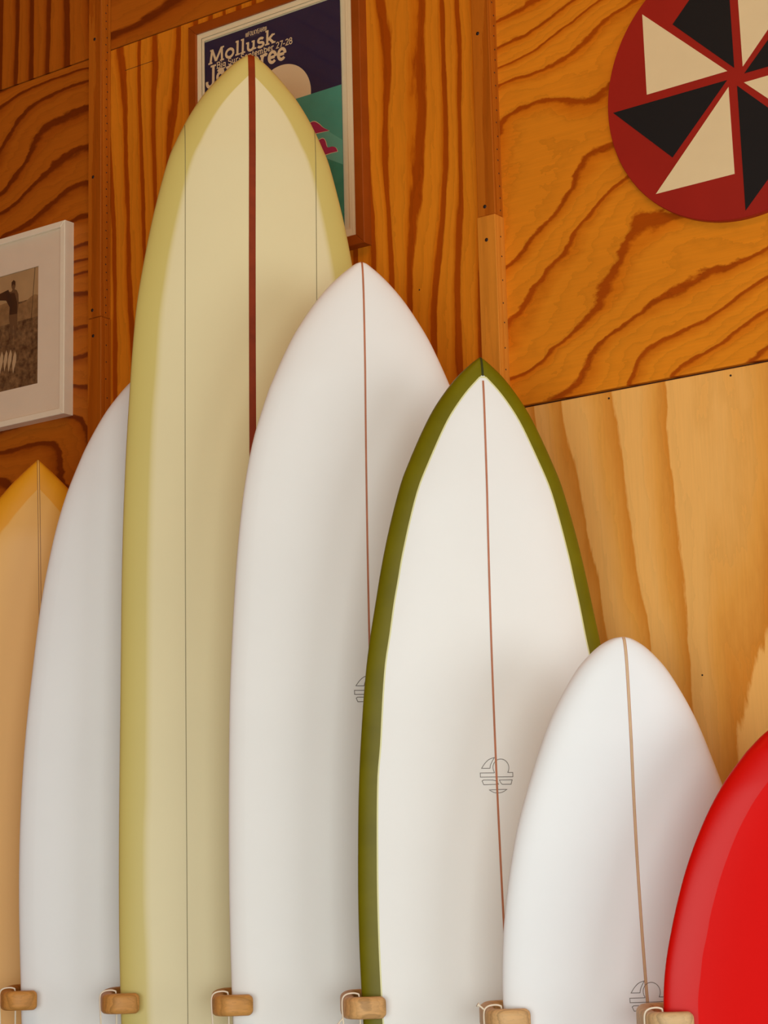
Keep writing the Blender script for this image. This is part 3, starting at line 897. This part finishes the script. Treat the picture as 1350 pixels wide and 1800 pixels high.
M_white = foam_mat('board_white', srgb(240, 238, 232))
M_white_cool = foam_mat('board_white_cool', srgb(238, 238, 236))
M_lb_deck = lap_mat('longboard_deck', srgb(229, 216, 168), srgb(208, 190, 108))
M_lb_rail = foam_mat('longboard_rail', srgb(208, 190, 108))
M_or_deck = lap_mat('orange_deck', srgb(230, 170, 76), srgb(228, 154, 26))
M_or_rail = foam_mat('orange_rail', srgb(228, 154, 26))
M_gr_rail = mat('green_rail', srgb(112, 104, 2), 0.42, 0.22, noise=0.10, nscale=14)
M_gr_seam = mat('green_nose_seam', srgb(58, 58, 22), 0.45, 0.3)
M_gr_edge = foam_mat('green_pinline', srgb(226, 220, 160))
M_rd_deck = foam_mat('red_deck', srgb(216, 8, 2), 0.4, spec=0.06)
M_rd_rail = foam_mat('red_rail', srgb(208, 12, 4), 0.36, spec=0.16)
M_str_red = mat('stringer_redwood', srgb(136, 48, 8), 0.5, 0.2, noise=0.15, nscale=30)
M_str_brown = mat('stringer_brown', srgb(184, 112, 74), 0.5, noise=0.1, nscale=30)
M_str_pale = mat('stringer_pale', srgb(206, 172, 130), 0.5, noise=0.06, nscale=30)
M_line = mat('glue_line', srgb(124, 112, 74), 0.6)
M_line_br = mat('glue_line_brown', srgb(128, 80, 40), 0.6)
M_emblem = mat('emblem_ink', srgb(112, 102, 92), 0.6)

def make_board(key, name, label, inset, split, mats):
    b = Board(key, inset)
    root = tag(empty(name, b.base, PHI), label, 'surfboard', 'surfboards standing in the wall rack')
    for nm, me in b.meshes(split):
        link(nm, me, mats[nm], root)
    return b, root

b, r = make_board('orange', 'surfboard', 'amber orange surfboard with pointed nose at the left edge, below the sepia photograph', 0.05, True, dict(deck=M_or_deck, rail=M_or_rail))
link('stringer', b.strip('stringer', 0, 0.0032, 0.02, b.L - 0.003), M_or_deck, r)
for s in (-1, 1):
    link('glue_line', b.strip('glue_line', s * 0.0022, 0.0011, 0.02, b.L - 0.003, 0.0006), M_line_br, r)

b, r = make_board('white1', 'surfboard', 'plain white surfboard between the orange board and the tall yellow longboard', 0.03, False, dict(body=M_white_cool))
link('stringer', b.strip('stringer', 0, 0.0036, 0.02, b.L - 0.003), M_str_brown, r)

b, r = make_board('long', 'longboard', 'tallest board, pale yellow longboard with wide dark red stringer', 0.044, True, dict(deck=M_lb_deck, rail=M_lb_rail))
link('stringer', b.strip('stringer', 0.001, 0.0142, 0.01, b.L - 0.0005, 0.0008), M_str_red, r)
for s in (-1, 1):
    zt = float(np.interp(0.137, b.w[:60], b.z[:60]))
    link('glue_line', b.strip('glue_line', s * 0.137, 0.0012, 0.16, zt - 0.004, 0.0006), M_line, r)

b, r = make_board('white2', 'surfboard', 'white surfboard with thin brown stringer between the yellow longboard and green-railed board', 0.03, False, dict(body=M_white))
link('stringer', b.strip('stringer', 0, 0.0038, 0.02, b.L - 0.001), M_str_brown, r)
link('emblem', b.emblem(1.457, 0.000128, 0.0013), M_emblem, r)

b, r = make_board('green', 'surfboard', 'white surfboard with olive green rails and sharply pointed nose', 0.031, True, dict(deck=M_white, rail=M_gr_rail))
zi = max(z for z, a in zip(b.z, b.wi) if a > 0)
link('pinline', b.pinline('pinline', 0.0026), M_gr_edge, r)
link('nose_seam', b.strip('nose_seam', 0, 0.0042, zi + 0.003, b.L - 0.001, 0.0006), M_gr_seam, r)
link('stringer', b.strip('stringer', 0, 0.0038, 0.06, zi - 0.006, 0.0007), M_str_brown, r)
link('emblem', b.emblem(1.282, 0.0001235), M_emblem, r)

b, r = make_board('short', 'surfboard', 'short white rounded-nose surfboard with pale tan stringer beside the red board', 0.03, False, dict(body=M_white_cool))
link('stringer', b.strip('stringer', 0, 0.0042, 0.02, b.L - 0.001), M_str_pale, r)
for s in (-1, 1):
    link('glue_line', b.strip('glue_line', s * 0.0023, 0.0007, 0.02, b.L - 0.001, 0.0006), M_str_brown, r)
link('emblem', b.emblem(0.885, 0.000125), M_emblem, r)

b, r = make_board('red', 'surfboard', 'bright red surfboard cut off by the right edge of the view', 0.05, True, dict(deck=M_rd_deck, rail=M_rd_rail))
link('stringer', b.strip('stringer', 0, 0.004, 0.02, b.L - 0.001), M_str_red, r)

# ------------------------------------------------------------------ rack hooks and their cords
def round_rect(w, h, r, n=4):
    pts = []
    for cx, cy, a in ((w / 2 - r, h / 2 - r, 0), (-w / 2 + r, h / 2 - r, 90), (-w / 2 + r, -h / 2 + r, 180), (w / 2 - r, -h / 2 + r, 270)):
        pts += arc(cx, cy, r, r, a, a + 90, n)
    return pts

def hook_mesh(name):
    """bent wooden arm: local x along the board, y into the wall, z up; the board's left rail is at the origin"""
    path = [(0.034, -0.0375), (0.024, -0.0405), (0.004, -0.0435), (-0.010, -0.041), (-0.0195, -0.032), (-0.0225, -0.012), (-0.021, 0.02), (-0.014, 0.052), (0.006, 0.076), (0.05, 0.086), (0.2, 0.088), (0.45, 0.088), (0.6285, 0.088)]
    P = catmull(path, 5)
    n = len(P)
    verts, faces = [], []
    m = None
    for i, p in enumerate(P):
        a, c = P[max(0, i - 1)], P[min(n - 1, i + 1)]
        t = (c - a) / np.linalg.norm(c - a)
        nx, ny = -t[1], t[0]
        s = i / (n - 1)
        thick = 0.0245 - 0.005 * math.exp(-(i / 4.0) ** 2)
        zz = 0.009 * min(1, max(0, (p[1] + 0.01) / 0.08))
        prof = round_rect(thick, 0.0385 - 0.006 * math.exp(-(i / 1.6) ** 2), 0.0085)
        m = len(prof)
        for (q, h) in prof:
            verts.append((p[0] + nx * q, p[1] + ny * q, zz + h))
        if i:
            for k in range(m):
                k2 = (k + 1) % m
                faces.append(((i - 1) * m + k, (i - 1) * m + k2, i * m + k2, i * m + k))
    faces.append(tuple(range(m)))
    faces.append(tuple((n - 1) * m + k for k in range(m))[::-1])
    me = mesh(name, verts, faces, False)
    bm = bmesh.new()
    bm.from_mesh(me)
    bmesh.ops.recalc_face_normals(bm, faces=bm.faces)
    for fc in bm.faces:
        fc.smooth = len(fc.verts) == 4
    bm.to_mesh(me)
    bm.free()
    return me

hooks = [
    (-3.123, 0.884, (204, 142, 72), 'honey brown wooden hook gripping the plain white board next to the orange one', 'cord looped on the hook between the orange and plain white boards', None),
    (-2.844, 0.880, (206, 146, 76), 'honey brown wooden hook gripping the yellow longboard', 'cord looped on the hook of the yellow longboard', None),
    (-2.559, 0.879, (208, 148, 78), 'honey brown wooden hook gripping the white board with thin brown stringer, third hook from left', 'cord looped on the third hook from left, at the white board with brown stringer', None),
    (-2.254, 0.877, (214, 164, 104), 'tan wooden hook gripping the green rail', 'cord looped on the hook at the green rail, frayed knot low on its left', (-0.048, -0.004, -0.034)),
    (-1.954, 0.859, (216, 172, 116), 'tan wooden hook gripping the short white board', 'cord looped on the hook of the short white board, frayed knot at its top left', (-0.048, -0.01, 0.027)),
    (-1.647, 0.857, (216, 180, 130), 'pale tan wooden hook gripping the red board', 'cord looped on the hook of the red board', None),
]
M_cord = mat('cord', srgb(236, 220, 194), 0.8)
for i, (px, hz_, colr, lab, clab, knot) in enumerate(hooks):
    c = srgb(*colr)  # shift from orange to paler tan along the row: mixed lighting put into the colour
    dk = tuple(x * 0.72 for x in c[:3]) + (1,)
    M_hook = wood('hook_wood_%d' % i, 1, 0, None, 70, 5.0, 12.0, [(0.0, c), (0.55, c), (0.9, dk), (1.0, c)], 1.1 * i + 0.4, rough=0.45, stretch=0.25, fibre=0.14)
    h = tag(link('rack_hook', hook_mesh('rack_hook'), M_hook, None, (px, -0.5, hz_), PHI), lab, 'hook', 'wooden rack hooks')
    # cord: up through the gap beside the rail, over the arm and down its outer side
    top, bot = 0.0225, -0.022
    pts = catmull([(-0.018, -0.022, -0.30), (-0.0065, -0.022, -0.16), (-0.0055, -0.022, bot - 0.01), (-0.0058, -0.022, 0.0), (-0.0068, -0.022, top - 0.002), (-0.0095, -0.022, top + 0.0015), (-0.018, -0.022, top + 0.003),
                   (-0.030, -0.022, top + 0.001), (-0.0365, -0.022, top - 0.006), (-0.0375, -0.022, 0.0), (-0.0355, -0.022, bot - 0.012), (-0.032, -0.022, -0.14), (-0.024, -0.022, -0.30)], 6)
    cr = tag(empty('cord_loop', (px, -0.5, hz_), PHI), clab, 'cord', 'cords on the rack hooks')
    link('cord', tube_mesh('cord', pts.tolist(), 0.0016, 7), M_cord, cr)
    link('knot', tube_mesh('knot', [(-0.021, -0.022, -0.296), (-0.021, -0.022, -0.302), (-0.021, -0.022, -0.310)], [0.003, 0.0048, 0.003], 8), M_cord, cr)
    if knot:
        kx, ky, kz = knot
        e = (-0.0368, -0.022, top - 0.004 if kz > 0 else -0.018)
        link('frayed_end', tube_mesh('frayed_end', catmull([e, ((e[0] + kx) / 2 - 0.001, -0.022, (e[2] + kz) / 2 + 0.001), (kx, -0.022, kz)], 4).tolist(), [0.0015] * 5 + [0.0022, 0.0028, 0.0034, 0.0040], 7), M_cord, cr)
